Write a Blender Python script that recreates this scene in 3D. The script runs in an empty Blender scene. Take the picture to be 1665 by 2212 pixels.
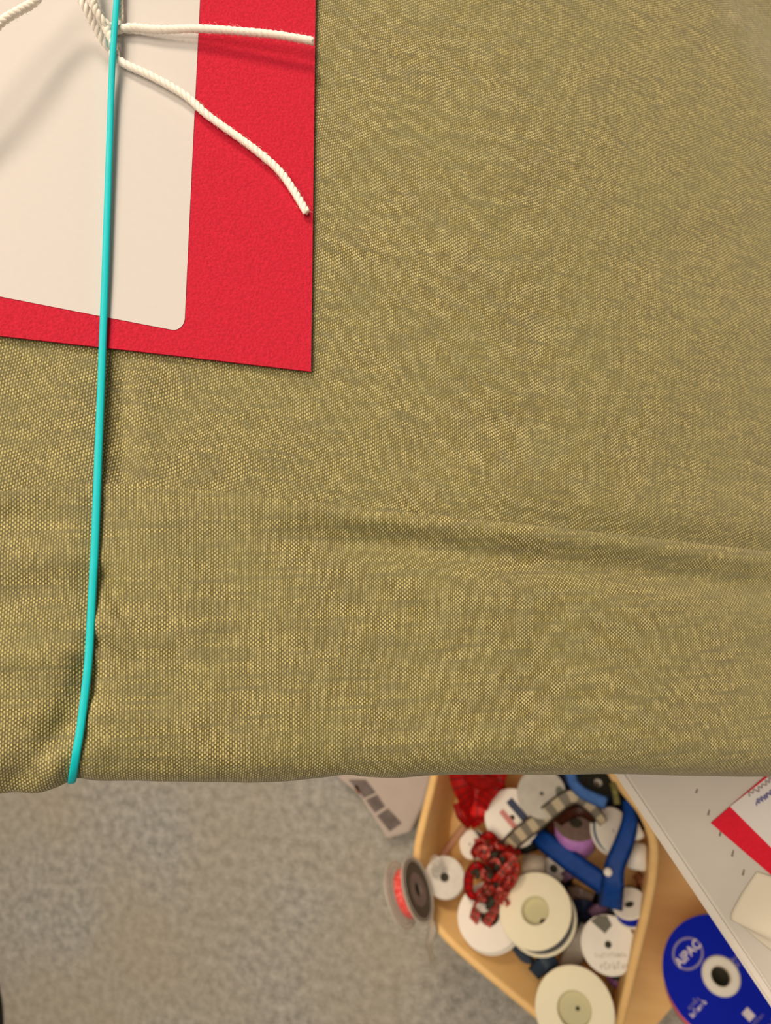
import bpy, bmesh, math, random
from mathutils import Vector, Matrix, noise
random.seed(7)
scene = bpy.context.scene
COL = scene.collection

# ------------------------------------------------------------------ camera
W, H, F = 1665.0, 2212.0, 1650.0          # photograph size and focal length in pixels
CAM_H = 1.02
up_c = Vector((-0.351, 0.082, 0.933)).normalized()          # world up seen from the camera
xw = (Vector((1, 0, 0)) - up_c * up_c.x).normalized()
yw = up_c.cross(xw)
R = Matrix((xw, yw, up_c))                                   # camera axes -> world axes
CAM = Vector((0, 0, CAM_H))
cd = bpy.data.cameras.new('camera')
cam = bpy.data.objects.new('camera', cd); COL.objects.link(cam)
M4 = R.to_4x4(); M4.translation = CAM
cam.matrix_world = M4
cd.sensor_fit = 'HORIZONTAL'; cd.sensor_width = 36.0
cd.lens = 36.0 * F / W
cd.clip_start = 0.01; cd.clip_end = 50
cd.dof.use_dof = True
cd.dof.focus_distance = 0.167
cd.dof.aperture_fstop = cd.lens / 1.05      # 1.05 mm entrance pupil
scene.camera = cam
XC, YC, ZC = R @ Vector((1, 0, 0)), R @ Vector((0, 1, 0)), R @ Vector((0, 0, 1))

# ------------------------------------------------------------------ light
scene.view_settings.view_transform = 'Standard'
scene.view_settings.look = 'None'
scene.view_settings.gamma = 1.0
scene.view_settings.exposure = -0.20
w = bpy.data.worlds.new('world'); scene.world = w; w.use_nodes = True
w.node_tree.nodes['Background'].inputs[0].default_value = (1.0, 0.86, 0.70, 1)
w.node_tree.nodes['Background'].inputs[1].default_value = 0.26

def area(name, target, dir_cam, dist, size, power, col):
    l = bpy.data.lights.new(name, 'AREA'); l.shape = 'SQUARE'; l.size = size
    l.energy = power; l.color = col
    o = bpy.data.objects.new(name, l); COL.objects.link(o)
    d = (R @ Vector(dir_cam)).normalized()
    o.location = target + d * dist
    o.rotation_euler = (-d).to_track_quat('-Z', 'Y').to_euler()
    return o
GC = CAM + R @ Vector((-0.03, 0, -0.17))
area('ceiling_light', GC, (-0.26, 0.78, 0.62), 2.2, 0.45, 42, (1.0, 0.83, 0.64))
area('ceiling_light', GC, (-0.36, 0.20, 0.91), 2.3, 1.5, 62, (1.0, 0.84, 0.66))

# ------------------------------------------------------------------ helpers
def ray(px, py):
    return R @ Vector(((px - W / 2) / F, -(py - H / 2) / F, -1.0))
def at(px, py, z):
    r = ray(px, py)
    return CAM + r * ((z - CAM_H) / r.z)
def depth_of(p):
    return -(R.transposed() @ (p - CAM)).z
def lin(r, g, b):
    f = lambda c: (c / 255 / 12.92) if c / 255 <= 0.04045 else ((c / 255 + 0.055) / 1.055) ** 2.4
    return (f(r), f(g), f(b), 1)
def sstep(a, b, x):
    t = min(1, max(0, (x - a) / (b - a))); return t * t * (3 - 2 * t)
def interp(tab, x):
    if x <= tab[0][0]:
        (x0, y0), (x1, y1) = tab[0], tab[1]
    elif x >= tab[-1][0]:
        (x0, y0), (x1, y1) = tab[-2], tab[-1]
    else:
        for i in range(len(tab) - 1):
            if tab[i][0] <= x <= tab[i + 1][0]:
                (x0, y0), (x1, y1) = tab[i], tab[i + 1]
                # smooth (Catmull) interpolation
                ym = tab[i - 1] if i > 0 else (2 * x0 - x1, 2 * y0 - y1)
                yp = tab[i + 2] if i + 2 < len(tab) else (2 * x1 - x0, 2 * y1 - y0)
                t = (x - x0) / (x1 - x0)
                m0 = (y1 - ym[1]) / (x1 - ym[0]) * (x1 - x0)
                m1 = (yp[1] - y0) / (yp[0] - x0) * (x1 - x0)
                return ((2*t**3 - 3*t*t + 1) * y0 + (t**3 - 2*t*t + t) * m0 + (-2*t**3 + 3*t*t) * y1 + (t**3 - t*t) * m1)
    return y0 + (y1 - y0) * (x - x0) / (x1 - x0)
def crom(pts, n, closed=False):
    out = []; N = len(pts); segs = N if closed else N - 1
    for i in range(segs):
        g = (lambda k: pts[k % N]) if closed else (lambda k: pts[min(max(k, 0), N - 1)])
        p0, p1, p2, p3 = g(i - 1), g(i), g(i + 1), g(i + 2)
        for k in range(n):
            t = k / n
            out.append(0.5 * ((2 * p1) + (p2 - p0) * t + (2*p0 - 5*p1 + 4*p2 - p3) * t*t + (3*p1 - p0 - 3*p2 + p3) * t**3))
    if not closed: out.append(pts[-1].copy())
    return out

def link(name, bm, mat, parent=None, smooth=True, mats=None):
    me = bpy.data.meshes.new(name)
    bm.normal_update(); bm.to_mesh(me); bm.free()
    for p in me.polygons: p.use_smooth = smooth
    for m in (mats or [mat]): me.materials.append(m)
    o = bpy.data.objects.new(name, me); COL.objects.link(o)
    if parent is not None: o.parent = parent
    return o
def tag(o, label, cat, group=None):
    o['label'] = label; o['category'] = cat
    if group: o['group'] = group
    return o
def struct(o):
    o['kind'] = 'structure'; return o
def empty(name, mw, label, cat, group=None):
    o = bpy.data.objects.new(name, None); COL.objects.link(o)
    o.matrix_world = mw; o.empty_display_size = 0.01
    return tag(o, label, cat, group)
def T(p): return Matrix.Translation(p)

# ------------------------------------------------------------------ materials
def mat(name, col, rough=0.6, noise_amt=0.0, noise_scale=200, spec=0.4, alpha=1.0, trans=0.0, sheen=0.0, col2=None, bump=0.0, coat=0.0, ior=1.45, metal=0.0):
    m = bpy.data.materials.new(name); m.use_nodes = True
    nt = m.node_tree; b = nt.nodes['Principled BSDF']
    c = lin(*col)
    b.inputs['Base Color'].default_value = c
    b.inputs['Roughness'].default_value = rough
    b.inputs['Specular IOR Level'].default_value = spec
    b.inputs['Alpha'].default_value = alpha
    b.inputs['Transmission Weight'].default_value = trans
    b.inputs['Coat Weight'].default_value = coat
    b.inputs['IOR'].default_value = ior
    b.inputs['Metallic'].default_value = metal
    if sheen: b.inputs['Sheen Weight'].default_value = sheen
    tc = nt.nodes.new('ShaderNodeTexCoord')
    n = nt.nodes.new('ShaderNodeTexNoise'); n.inputs['Scale'].default_value = noise_scale; n.inputs['Detail'].default_value = 4
    nt.links.new(tc.outputs['Object'], n.inputs['Vector'])
    mx = nt.nodes.new('ShaderNodeMix'); mx.data_type = 'RGBA'
    k = noise_amt
    c2 = lin(*col2) if col2 else tuple(x * (1 - k) for x in c[:3]) + (1,)
    mx.inputs[6].default_value = c if not col2 else c; mx.inputs[7].default_value = c2
    rp = nt.nodes.new('ShaderNodeMapRange'); rp.inputs[1].default_value = 0.35; rp.inputs[2].default_value = 0.65
    nt.links.new(n.outputs['Fac'], rp.inputs[0]); nt.links.new(rp.outputs[0], mx.inputs[0])
    nt.links.new(mx.outputs[2], b.inputs['Base Color'])
    if bump:
        bp = nt.nodes.new('ShaderNodeBump'); bp.inputs['Strength'].default_value = bump; bp.inputs['Distance'].default_value = 0.0005
        nt.links.new(n.outputs['Fac'], bp.inputs['Height']); nt.links.new(bp.outputs[0], b.inputs['Normal'])
    return m

class NG:
    """small node graph helper"""
    def __init__(s, m): s.nt = m.node_tree
    def m(s, op, a, b=None, c=None):
        n = s.nt.nodes.new('ShaderNodeMath'); n.operation = op
        for i, v in enumerate((a, b, c)):
            if v is None: continue
            if isinstance(v, (int, float)): n.inputs[i].default_value = v
            else: s.nt.links.new(v, n.inputs[i])
        return n.outputs[0]
    def noise(s, vec, scale, detail=3, dim='3D'):
        n = s.nt.nodes.new('ShaderNodeTexNoise'); n.inputs['Scale'].default_value = scale; n.inputs['Detail'].default_value = detail
        s.nt.links.new(vec, n.inputs['Vector']); return n.outputs['Fac']
    def mix(s, f, a, b, mode='MIX'):
        n = s.nt.nodes.new('ShaderNodeMix'); n.data_type = 'RGBA'; n.blend_type = mode
        for i, v in ((0, f), (6, a), (7, b)):
            if isinstance(v, (int, float)): n.inputs[i].default_value = v
            elif isinstance(v, tuple): n.inputs[i].default_value = v
            else: s.nt.links.new(v, n.inputs[i])
        return n.outputs[2]
    def comb(s, x, y, z=0.0):
        n = s.nt.nodes.new('ShaderNodeCombineXYZ')
        for i, v in enumerate((x, y, z)):
            if isinstance(v, (int, float)): n.inputs[i].default_value = v
            else: s.nt.links.new(v, n.inputs[i])
        return n.outputs[0]

def cloth_mat(name, shift, p=0.54, q=0.90, warp=1.0, streak=0.18):
    """woven two tone cloth; UV is in millimetres on the cloth"""
    m = bpy.data.materials.new(name); m.use_nodes = True
    g = NG(m); nt = m.node_tree; b = nt.nodes['Principled BSDF']
    tc = nt.nodes.new('ShaderNodeTexCoord'); uv = tc.outputs['UV']
    sp = nt.nodes.new('ShaderNodeSeparateXYZ'); nt.links.new(uv, sp.inputs[0])
    wob = g.noise(uv, 0.9, 2); wob2 = g.noise(uv, 0.07, 1)
    u = g.m('ADD', sp.outputs[0], g.m('ADD', g.m('MULTIPLY', g.m('SUBTRACT', wob, 0.5), 0.16), g.m('MULTIPLY', wob2, 2.4 * warp)))
    v = g.m('ADD', sp.outputs[1], g.m('ADD', g.m('MULTIPLY', g.m('SUBTRACT', wob, 0.5), 0.22), g.m('MULTIPLY', wob2, 3.0 * warp)))
    cu = g.m('DIVIDE', u, p)
    ci = g.m('FLOOR', cu); cf = g.m('SUBTRACT', cu, ci)
    colshape = g.m('SINE', g.m('MULTIPLY', cf, math.pi))
    ph = g.m('ADD', g.m('DIVIDE', v, q), g.m('MULTIPLY', ci, shift))
    dash = g.m('MULTIPLY_ADD', g.m('SINE', g.m('MULTIPLY', ph, 2 * math.pi)), 0.5, 0.5)
    rnd = g.noise(g.comb(g.m('MULTIPLY', ci, 3.17), g.m('MULTIPLY', g.m('FLOOR', ph), 2.73), 0.5), 1.0, 0)
    pat = g.m('MULTIPLY', g.m('MULTIPLY', g.m('POWER', colshape, 1.1), g.m('POWER', dash, 0.75)), g.m('MULTIPLY_ADD', rnd, 0.9, 0.55))
    # melange yarn colour
    yv = g.noise(g.comb(g.m('MULTIPLY', ci, 7.31), g.m('MULTIPLY', v, 0.35), 0.0), 1.0, 3)
    yh = g.noise(g.comb(g.m('MULTIPLY', u, streak), g.m('MULTIPLY', g.m('FLOOR', g.m('DIVIDE', v, q)), 5.7), 3.0), 1.0, 3)
    big = g.noise(uv, 0.05, 3)
    f1 = g.m('ADD', pat, g.m('MULTIPLY', g.m('SUBTRACT', yv, 0.5), 0.9))
    mr = nt.nodes.new('ShaderNodeMapRange'); mr.inputs[1].default_value = 0.05; mr.inputs[2].default_value = 0.85
    nt.links.new(f1, mr.inputs[0])
    c = g.mix(mr.outputs[0], lin(84, 75, 35), lin(206, 192, 130))
    mh = nt.nodes.new('ShaderNodeMapRange'); mh.inputs[1].default_value = 0.40; mh.inputs[2].default_value = 0.66; mh.inputs[4].default_value = 0.70
    nt.links.new(yh, mh.inputs[0])
    c = g.mix(mh.outputs[0], c, lin(108, 102, 72), 'MIX')
    mb = nt.nodes.new('ShaderNodeMapRange'); mb.inputs[1].default_value = 0.3; mb.inputs[2].default_value = 0.7
    nt.links.new(big, mb.inputs[0])
    c = g.mix(g.m('MULTIPLY', mb.outputs[0], 0.35), c, lin(128, 126, 78))
    nt.links.new(c, b.inputs['Base Color'])
    b.inputs['Roughness'].default_value = 0.62
    b.inputs['Specular IOR Level'].default_value = 0.35
    b.inputs['Sheen Weight'].default_value = 0.15
    bp = nt.nodes.new('ShaderNodeBump'); bp.inputs['Strength'].default_value = 0.6; bp.inputs['Distance'].default_value = 0.00025
    nt.links.new(pat, bp.inputs['Height']); nt.links.new(bp.outputs[0], b.inputs['Normal'])
    return m

def stripe_mat(name, base, lines, rough=0.5, spec=0.4, alpha=1.0, along=False):
    """ribbon; UV x runs along the ribbon in mm, y across 0..1. lines = [(centre, width, colour, axis, period)]"""
    m = bpy.data.materials.new(name); m.use_nodes = True
    g = NG(m); nt = m.node_tree; b = nt.nodes['Principled BSDF']
    tc = nt.nodes.new('ShaderNodeTexCoord'); sp = nt.nodes.new('ShaderNodeSeparateXYZ'); nt.links.new(tc.outputs['UV'], sp.inputs[0])
    c = lin(*base)
    for cen, wd, colr, axis, per in lines:
        t = sp.outputs[0] if axis == 'u' else sp.outputs[1]
        fr = g.m('FRACT', g.m('DIVIDE', t, per))
        d = g.m('ABSOLUTE', g.m('SUBTRACT', fr, cen))
        f = g.m('LESS_THAN', d, wd / 2)
        c = g.mix(f, c, lin(*colr))
    if isinstance(c, tuple): b.inputs['Base Color'].default_value = c
    else: nt.links.new(c, b.inputs['Base Color'])
    wv = g.noise(tc.outputs['UV'], 1.5, 2)
    bp = nt.nodes.new('ShaderNodeBump'); bp.inputs['Strength'].default_value = 0.2; bp.inputs['Distance'].default_value = 0.0005
    nt.links.new(wv, bp.inputs['Height']); nt.links.new(bp.outputs[0], b.inputs['Normal'])
    b.inputs['Roughness'].default_value = rough; b.inputs['Specular IOR Level'].default_value = spec
    b.inputs['Alpha'].default_value = alpha
    return m

# ------------------------------------------------------------------ floor
def carpet_mat():
    m = bpy.data.materials.new('grey_carpet'); m.use_nodes = True
    g = NG(m); nt = m.node_tree; b = nt.nodes['Principled BSDF']
    tc = nt.nodes.new('ShaderNodeTexCoord'); o = tc.outputs['Object']
    n1 = g.noise(o, 75, 3); n2 = g.noise(o, 300, 2); n3 = g.noise(o, 3.2, 2)
    f = g.m('ADD', g.m('MULTIPLY', n1, 0.65), g.m('MULTIPLY', n2, 0.35))
    mr = nt.nodes.new('ShaderNodeMapRange'); mr.inputs[1].default_value = 0.32; mr.inputs[2].default_value = 0.68
    nt.links.new(f, mr.inputs[0])
    c = g.mix(mr.outputs[0], lin(122, 123, 119), lin(182, 180, 174))
    m3 = nt.nodes.new('ShaderNodeMapRange'); m3.inputs[1].default_value = 0.35; m3.inputs[2].default_value = 0.62
    nt.links.new(n3, m3.inputs[0])
    c = g.mix(g.m('MULTIPLY', m3.outputs[0], 0.5), c, lin(166, 154, 134))
    nt.links.new(c, b.inputs['Base Color']); b.inputs['Roughness'].default_value = 0.95; b.inputs['Specular IOR Level'].default_value = 0.1
    bp = nt.nodes.new('ShaderNodeBump'); bp.inputs['Strength'].default_value = 0.6; bp.inputs['Distance'].default_value = 0.003
    nt.links.new(f, bp.inputs['Height']); nt.links.new(bp.outputs[0], b.inputs['Normal'])
    return m
bm = bmesh.new()
bmesh.ops.create_cube(bm, size=1, matrix=T(Vector((0, 0, -0.05))) @ Matrix.Diagonal((8, 8, 0.1, 1)))
struct(link('floor', bm, carpet_mat(), smooth=False))

m_wall = mat('painted_wall', (205, 198, 186), 0.8, 0.03, 4)
for nm, lo, hi in (('wall_back', (-3.3, 3.2, 0), (3.3, 3.3, 2.7)), ('wall_left', (-3.3, -3.2, 0), (-3.2, 3.2, 2.7))):
    bm = bmesh.new(); lo, hi = Vector(lo), Vector(hi)
    bmesh.ops.create_cube(bm, size=1, matrix=T((lo + hi) / 2) @ Matrix.Diagonal((*(hi - lo), 1)))
    struct(link(nm, bm, m_wall, smooth=False))
# ------------------------------------------------------------------ white table
Z_T = 0.70
m_table = mat('white_laminate', (184, 178, 170), 0.55, 0.05, 60)
m_tedge = mat('white_edge_band', (200, 194, 186), 0.5, 0.03, 60)
m_leg = mat('grey_metal', (150, 150, 150), 0.4, 0.05)
m_scuff = mat('dark_scuff', (118, 110, 98), 0.7, 0.2)
A, B = at(1328, 1675, Z_T), at(1668, 2182, Z_T)
dn = (B - A).normalized(); inn = Vector((0, 0, 1)).cross(dn)
if inn.dot(XC) < 0: inn = -inn
table = empty('table', T(A + inn * 0.35), 'white laminate table carrying the cloth wrapped gift and a red edged card', 'table')
inv = table.matrix_world.inverted()
def slab(name, pts, z0, z1, m, parent=None, inv=Matrix(), bev=0.0, smooth=False):
    bm = bmesh.new()
    lo = [bm.verts.new(inv @ Vector((p.x, p.y, z0))) for p in pts]
    hi = [bm.verts.new(inv @ Vector((p.x, p.y, z1))) for p in pts]
    n = len(pts)
    bm.faces.new(hi); bm.faces.new(list(reversed(lo)))
    for i in range(n): bm.faces.new((lo[i], lo[(i + 1) % n], hi[(i + 1) % n], hi[i]))
    bmesh.ops.recalc_face_normals(bm, faces=bm.faces)
    if bev:
        bmesh.ops.bevel(bm, geom=[e for e in bm.edges], offset=bev, segments=2, affect='EDGES')
    return link(name, bm, m, parent, smooth)
c0, c1 = A - dn * 0.42, B + dn * 0.45
EB = 0.0045
slab('tabletop', [c0 + inn * EB, c1 + inn * EB, c1 + inn * 0.75, c0 + inn * 0.75], Z_T - 0.028, Z_T, m_table, table, inv)
slab('edge_band', [c0, c1, c1 + inn * EB, c0 + inn * EB], Z_T - 0.028, Z_T, m_tedge, table, inv, 0.0012)
for s, t_ in ((0.06, 0.22), (0.06, 0.70), (0.92, 0.22), (0.92, 0.70)):
    p = c0 + (c1 - c0) * s + inn * t_
    slab('leg', [p + Vector((a * 0.02, b_ * 0.02, 0)) for a, b_ in ((-1, -1), (1, -1), (1, 1), (-1, 1))], 0, Z_T - 0.028, m_leg, table, inv, 0.002)
for (sx, sy, l) in ((1503, 1713, 9), (1529, 1761, 12), (1554, 1806, 12), (1581, 1850, 14), (1604, 1891, 13)):
    p = at(sx, sy, Z_T); q = at(sx + 3, sy - l, Z_T); d = (q - p); sd = Vector((-d.y, d.x, 0)).normalized() * 0.0004
    slab('scuff_mark', [p - sd, p + sd, q + sd * 0.6, q - sd * 0.6], Z_T - 0.0002, Z_T + 0.00015, m_scuff, table, inv)

# ------------------------------------------------------------------ the gift, local frame on its top face
nC = Vector((0.23, 0.16, 0.96)).normalized(); NG_ = R @ nC
P0 = CAM + ray(250, 1300) * 0.165
E2 = (-YC - NG_ * (-YC).dot(NG_)).normalized()
E1 = (-E2.cross(NG_)).normalized()
if E1.dot(XC) < 0: E1 = -E1
def G(px, py, w=0.0):
    """point on the gift's top plane lifted by w mm, seen at pixel px,py"""
    r = ray(px, py); d = NG_.dot(P0 + NG_ * (w / 1000) - CAM) / NG_.dot(r)
    return CAM + r * d
def drop(x):
    """the top face sags towards the far side, in mm"""
    t = max(0, x - 950); return 11.0 * (t / 715) ** 2 if t < 900 else 11.0 * (900 / 715) ** 2 + (t - 900) * 0.02
def loc(p):
    q = p - P0; return q.dot(E1) * 1000, q.dot(E2) * 1000
gift = empty('wrapped_gift', T(G(800, 900, -50)), 'large gift wrapped in olive green woven cloth under a turquoise elastic band', 'gift')
ginv = gift.matrix_world.inverted()
YB = [(-400, 1722), (-100, 1722), (0, 1718), (60, 1722), (105, 1708), (150, 1693), (200, 1688), (320, 1691), (480, 1692), (620, 1688), (700, 1681), (760, 1676), (800, 1680), (870, 1683), (940, 1677), (1010, 1671), (1200, 1670), (1450, 1671), (1665, 1674), (2300, 1680)]
YF = [(-400, 1085), (0, 1062), (100, 1050), (215, 1044), (300, 1047), (450, 1060), (600, 1075), (800, 1098), (1000, 1118), (1200, 1140), (1400, 1162), (1665, 1192), (2300, 1260)]
RB = 0.0085
def seg_d(x, y, x0, y0, x1, y1):
    dx, dy = x1 - x0, y1 - y0; L2 = dx * dx + dy * dy
    t = max(0, min(1, ((x - x0) * dx + (y - y0) * dy) / L2))
    return math.hypot(x - x0 - t * dx, y - y0 - t * dy), t
# wrinkles: x0,y0,x1,y1,width px,height mm
WR_BODY = [(262, 770, 262, 1035, 16, -0.9), (300, 780, 320, 1040, 30, 0.35), (150, 760, 165, 1050, 60, 0.3),
           (700, 190, 780, 220, 35, -0.35), (1380, 560, 1665, 470, 40, -0.25), (1500, 700, 1665, 690, 30, 0.25)]
WR_FLAP = [(226, 1240, 262, 1320, 15, -0.9), (200, 1385, 285, 1432, 14, -0.8), (225, 1340, 340, 1395, 26, 0.5),
           (186, 1450, 140, 1580, 34, -1.1), (140, 1580, 40, 1690, 40, -1.2), (0, 1430, 170, 1405, 30, 0.5),
           (170, 1560, 110, 1660, 24, 0.7), (220, 1530, 400, 1570, 36, 0.6), (190, 1500, 330, 1520, 16, -0.4),
           (0, 1120, 110, 1130, 45, -0.7), (0, 1290, 180, 1270, 45, -0.55), (60, 1215, 190, 1205, 30, 0.35),
           (330, 1150, 420, 1330, 60, 0.5), (230, 1640, 420, 1660, 22, -0.3), (700, 1620, 900, 1690, 60, -0.35)]
def wr(tab, x, y):
    h = 0
    for x0, y0, x1, y1, wd, a in tab:
        d, t = seg_d(x, y, x0, y0, x1, y1)
        h += 1.5 * a * math.exp(-(d / wd) ** 2)
    return h
def nz(x, y, s, seed): return noise.noise(Vector((x / s, y / s, seed)))
def h_body(x, y):
    h = wr(WR_BODY, x, y) + 0.55 * nz(x, y, 260, 1.7) + 0.16 * nz(x, y, 80, 4.1)
    h *= 1 - 0.85 * sstep(720, 640, x) * sstep(850, 760, y)
    yf = interp(YF, x)
    h -= 1.2 * sstep(700, 1500, x) * math.exp(-((y - yf + 4) / 26) ** 2)
    h += 0.9 * sstep(600, 1500, x) * math.exp(-((y - yf + 70) / 55) ** 2)
    h -= 3.2 * sstep(14, 60, y - yf)
    h -= 9 * sstep(1560, 1760, x - 0.5 * (y - 60)) * sstep(420, 0, y) + 6 * sstep(1640, 2000, x)
    return h
def h_flap(x, y):
    yf = interp(YF, x); t = y - yf
    lip = 0.55 + 0.5 * sstep(250, 1200, x)
    h = lip * math.sqrt(max(0, 1 - (1 - min(1, max(0, t) / 12)) ** 2)) + 0.25
    k = sstep(480, 800, x)
    h += 0.7 * k * math.exp(-((t - 24) / 17) ** 2)
    h -= 2.9 * k * math.exp(-((t - 80) / 33) ** 2) * (1 - 0.25 * sstep(1300, 1665, x))
    h += 0.6 * k * math.exp(-((t - 150) / 60) ** 2)
    fade = sstep(0, 60, t)
    h += fade * (wr(WR_FLAP, x, y) + 0.45 * nz(x, y, 230, 9.3) + 0.2 * nz(x, y, 85, 2.9) + 0.22 * nz(x * 0.35, y, 60, 5.5) * sstep(500, 900, x))
    # squeezed by the elastic
    ex = interp(EL_X, y)
    h -= fade * 0.7 * math.exp(-((x - ex) / 26) ** 2)
    return max(h, 0.15 - 2.6 * fade)
EL_X = [(-60, 256), (0, 252), (130, 243), (300, 237), (450, 232), (600, 227), (740, 222), (850, 218), (950, 214), (1050, 210), (1180, 205), (1270, 200), (1350, 196), (1430, 191), (1520, 181), (1580, 173), (1640, 164), (1690, 157)]
DEEP = 0.047
def column(x, rows):
    """rows: ('f', t in 0..1 along the flat) / ('a', theta) / ('d', depth m) -> position without height, normal, (x,y) for height, arclength"""
    yb = interp(YB, x)
    d = depth_of(G(x, yb, -drop(x))); rp = RB / d * F
    base = G(x, yb - rp, -drop(x))
    return yb, rp, base
def colpoint(x, th, wmm):
    yb, rp, base = column(x, None)
    w_ = wmm / 1000
    return base + E2 * (RB * math.sin(th)) - NG_ * (RB * (1 - math.cos(th))) + (E2 * math.sin(th) + NG_ * math.cos(th)) * w_

def cloth_sheet(name, xs, ystart, hfun, rows_flat, matl, uvrot, close):
    bm = bmesh.new(); uvl = bm.loops.layers.uv.new('UVMap')
    grid = []; uvd = {}
    cr, sr = math.cos(uvrot), math.sin(uvrot)
    ths = [math.pi * 0.62 * k / 14 for k in range(1, 15)]
    for x in xs:
        yb, rp, base = column(x, None)
        y0 = ystart(x); y1 = yb - rp
        col = []
        for k, t in enumerate(rows_flat):
            y = y0 + (y1 - y0) * t
            p = G(x, y, -drop(x)); a, b = loc(p)
            v = bm.verts.new(ginv @ (p + NG_ * (hfun(x, y) / 1000))); col.append(v); uvd[v] = (a, b)
        hb = hfun(x, y1)
        a0, b0 = loc(base)
        for th in ths:
            yy = y1 + rp * th
            p = colpoint(x, th, hfun(x, min(yy, yb + 10)))
            v = bm.verts.new(ginv @ p); col.append(v); uvd[v] = (a0, b0 + RB * 1000 * th)
        th = ths[-1]; last = colpoint(x, th, hb)
        tang = (E2 * math.cos(th) - NG_ * math.sin(th)); tang = (tang * 0.25 - NG_).normalized() if not close else -NG_
        for kk in range(1, 6):
            p = last + (-NG_ * 1.0 - E2 * 0.08) * (DEEP - 0.03) * kk / 5
            v = bm.verts.new(ginv @ p); col.append(v); uvd[v] = (a0, b0 + RB * 1000 * th + (DEEP - 0.03) * 1000 * kk / 5)
        grid.append(col)
    for i in range(len(grid) - 1):
        for j in range(len(grid[0]) - 1):
            f = bm.faces.new((grid[i][j], grid[i + 1][j], grid[i + 1][j + 1], grid[i][j + 1]))
            for l in f.loops:
                a, b = uvd[l.vert]; l[uvl].uv = (a * cr - b * sr, a * sr + b * cr)
    if close:
        # side and back faces of the parcel
        rim = [grid[i][0] for i in range(len(grid))] + grid[-1][1:] + [grid[i][-1] for i in range(len(grid) - 2, -1, -1)] + [grid[0][j] for j in range(len(grid[0]) - 2, 0, -1)]
        low = []
        for v in rim:
            p = gift.matrix_world @ v.co
            hgt = (p - P0).dot(NG_)
            low.append(bm.verts.new(ginv @ (p - NG_ * (hgt + DEEP))))
        n = len(rim)
        for i in range(n):
            try: bm.faces.new((rim[i], rim[(i + 1) % n], low[(i + 1) % n], low[i]))
            except ValueError: pass
        bm.faces.new(low)
        bmesh.ops.recalc_face_normals(bm, faces=bm.faces)
    return link(name, bm, matl, gift)
m_cloth = cloth_mat('olive_weave', 0.40, warp=0.6, streak=0.14)
m_cloth2 = cloth_mat('olive_weave_flap', 0.50, warp=0.35, streak=0.07)
xs = [-330 + 14.0 * i for i in range(152)]
cloth_sheet('cloth_wrap', xs, lambda x: -330.0, h_body, [i / 150 for i in range(151)], m_cloth, -0.12, True)
rowsf = [0, .004, .008, .012, .016, .02, .03, .04, .05, .06, .07, .085, .1] + [.1 + .9 * i / 70 for i in range(1, 71)]
xs2 = [-330 + 11.0 * i for i in range(192)]
cloth_sheet('cloth_flap', xs2, lambda x: interp(YF, x), h_flap, rowsf, m_cloth2, 0.0, False)

# ------------------------------------------------------------------ red card with white label
def paper(name, px_pts, w0, w1, m, parent, inv, uvscale=None):
    bm = bmesh.new()
    lo = [bm.verts.new(inv @ G(x, y, w0)) for x, y in px_pts]
    hi = [bm.verts.new(inv @ (G(x, y, w0) + NG_ * ((w1 - w0) / 1000))) for x, y in px_pts]
    n = len(px_pts); bm.faces.new(hi); bm.faces.new(list(reversed(lo)))
    for i in range(n): bm.faces.new((lo[i], lo[(i + 1) % n], hi[(i + 1) % n], hi[i]))
    bmesh.ops.recalc_face_normals(bm, faces=bm.faces)
    return link(name, bm, m, parent, False)
def card_red():
    m = mat('red_cardstock', (196, 38, 60), 0.9, 0.2, 1500, spec=0.15, bump=0.5)
    return m
m_red = card_red(); m_label = mat('white_label_paper', (200, 196, 194), 0.6, 0.015, 800, spec=0.3)
card = empty('gift_card', T(G(400, 400, 1.0)), 'red card with a large blank white label, held against the green cloth', 'card')
ci = card.matrix_world.inverted()
paper('card_backing', [(684, -180), (681, 0), (676, 400), (671, 804), (400, 772), (0, 727), (-260, 697), (-260, -180)], 0.95, 1.45, m_red, card, ci)
lab = [(440, -180), (432, 0), (415, 350), (399, 690)]
for k in range(1, 8):
    a = k / 8 * math.pi / 2
    lab.append((376 + 22.5 * math.cos(a) - 2 * (k / 8), 690 + 23.5 * math.sin(a)))
lab += [(372, 713), (200, 680), (0, 641), (-200, 602), (-200, -180)]
paper('label', lab, 1.46, 1.60, m_label, card, ci)['label'] = 'blank white label'

# ------------------------------------------------------------------ turquoise elastic
def tube(bm, pts, rads, seg=10, flat=1.0, side=None, uv=None, sq=1.0):
    pw = lambda v: math.copysign(abs(v) ** sq, v)
    n = len(pts); rings = []
    prev = None
    for i, p in enumerate(pts):
        t = (pts[min(i + 1, n - 1)] - pts[max(i - 1, 0)]).normalized()
        s = side if side is not None else (prev if prev is not None else t.orthogonal())
        a = (s - t * s.dot(t)).normalized(); b = t.cross(a); prev = a
        r = rads[i] if isinstance(rads, (list, tuple)) else rads
        rings.append([bm.verts.new(p + a * (r * pw(math.cos(k / seg * 2 * math.pi))) + b * (r * flat * pw(math.sin(k / seg * 2 * math.pi)))) for k in range(seg)])
    for i in range(n - 1):
        for k in range(seg): bm.faces.new((rings[i][k], rings[i][(k + 1) % seg], rings[i + 1][(k + 1) % seg], rings[i + 1][k]))
    bm.faces.new(list(reversed(rings[0]))); bm.faces.new(rings[-1])
m_el = mat('turquoise_elastic', (0, 190, 200), 0.5, 0.05, 900, spec=0.35)
elp = []
def el_w(y):
    return interp([(-400, 3.0), (0, 4.2), (90, 4.8), (200, 3.6), (400, 3.0), (600, 2.7), (800, 1.9), (1000, 1.5), (1080, 1.5), (1200, 0.9), (1400, 0.45), (1600, 0.45), (1900, 0.4)], y)
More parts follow.
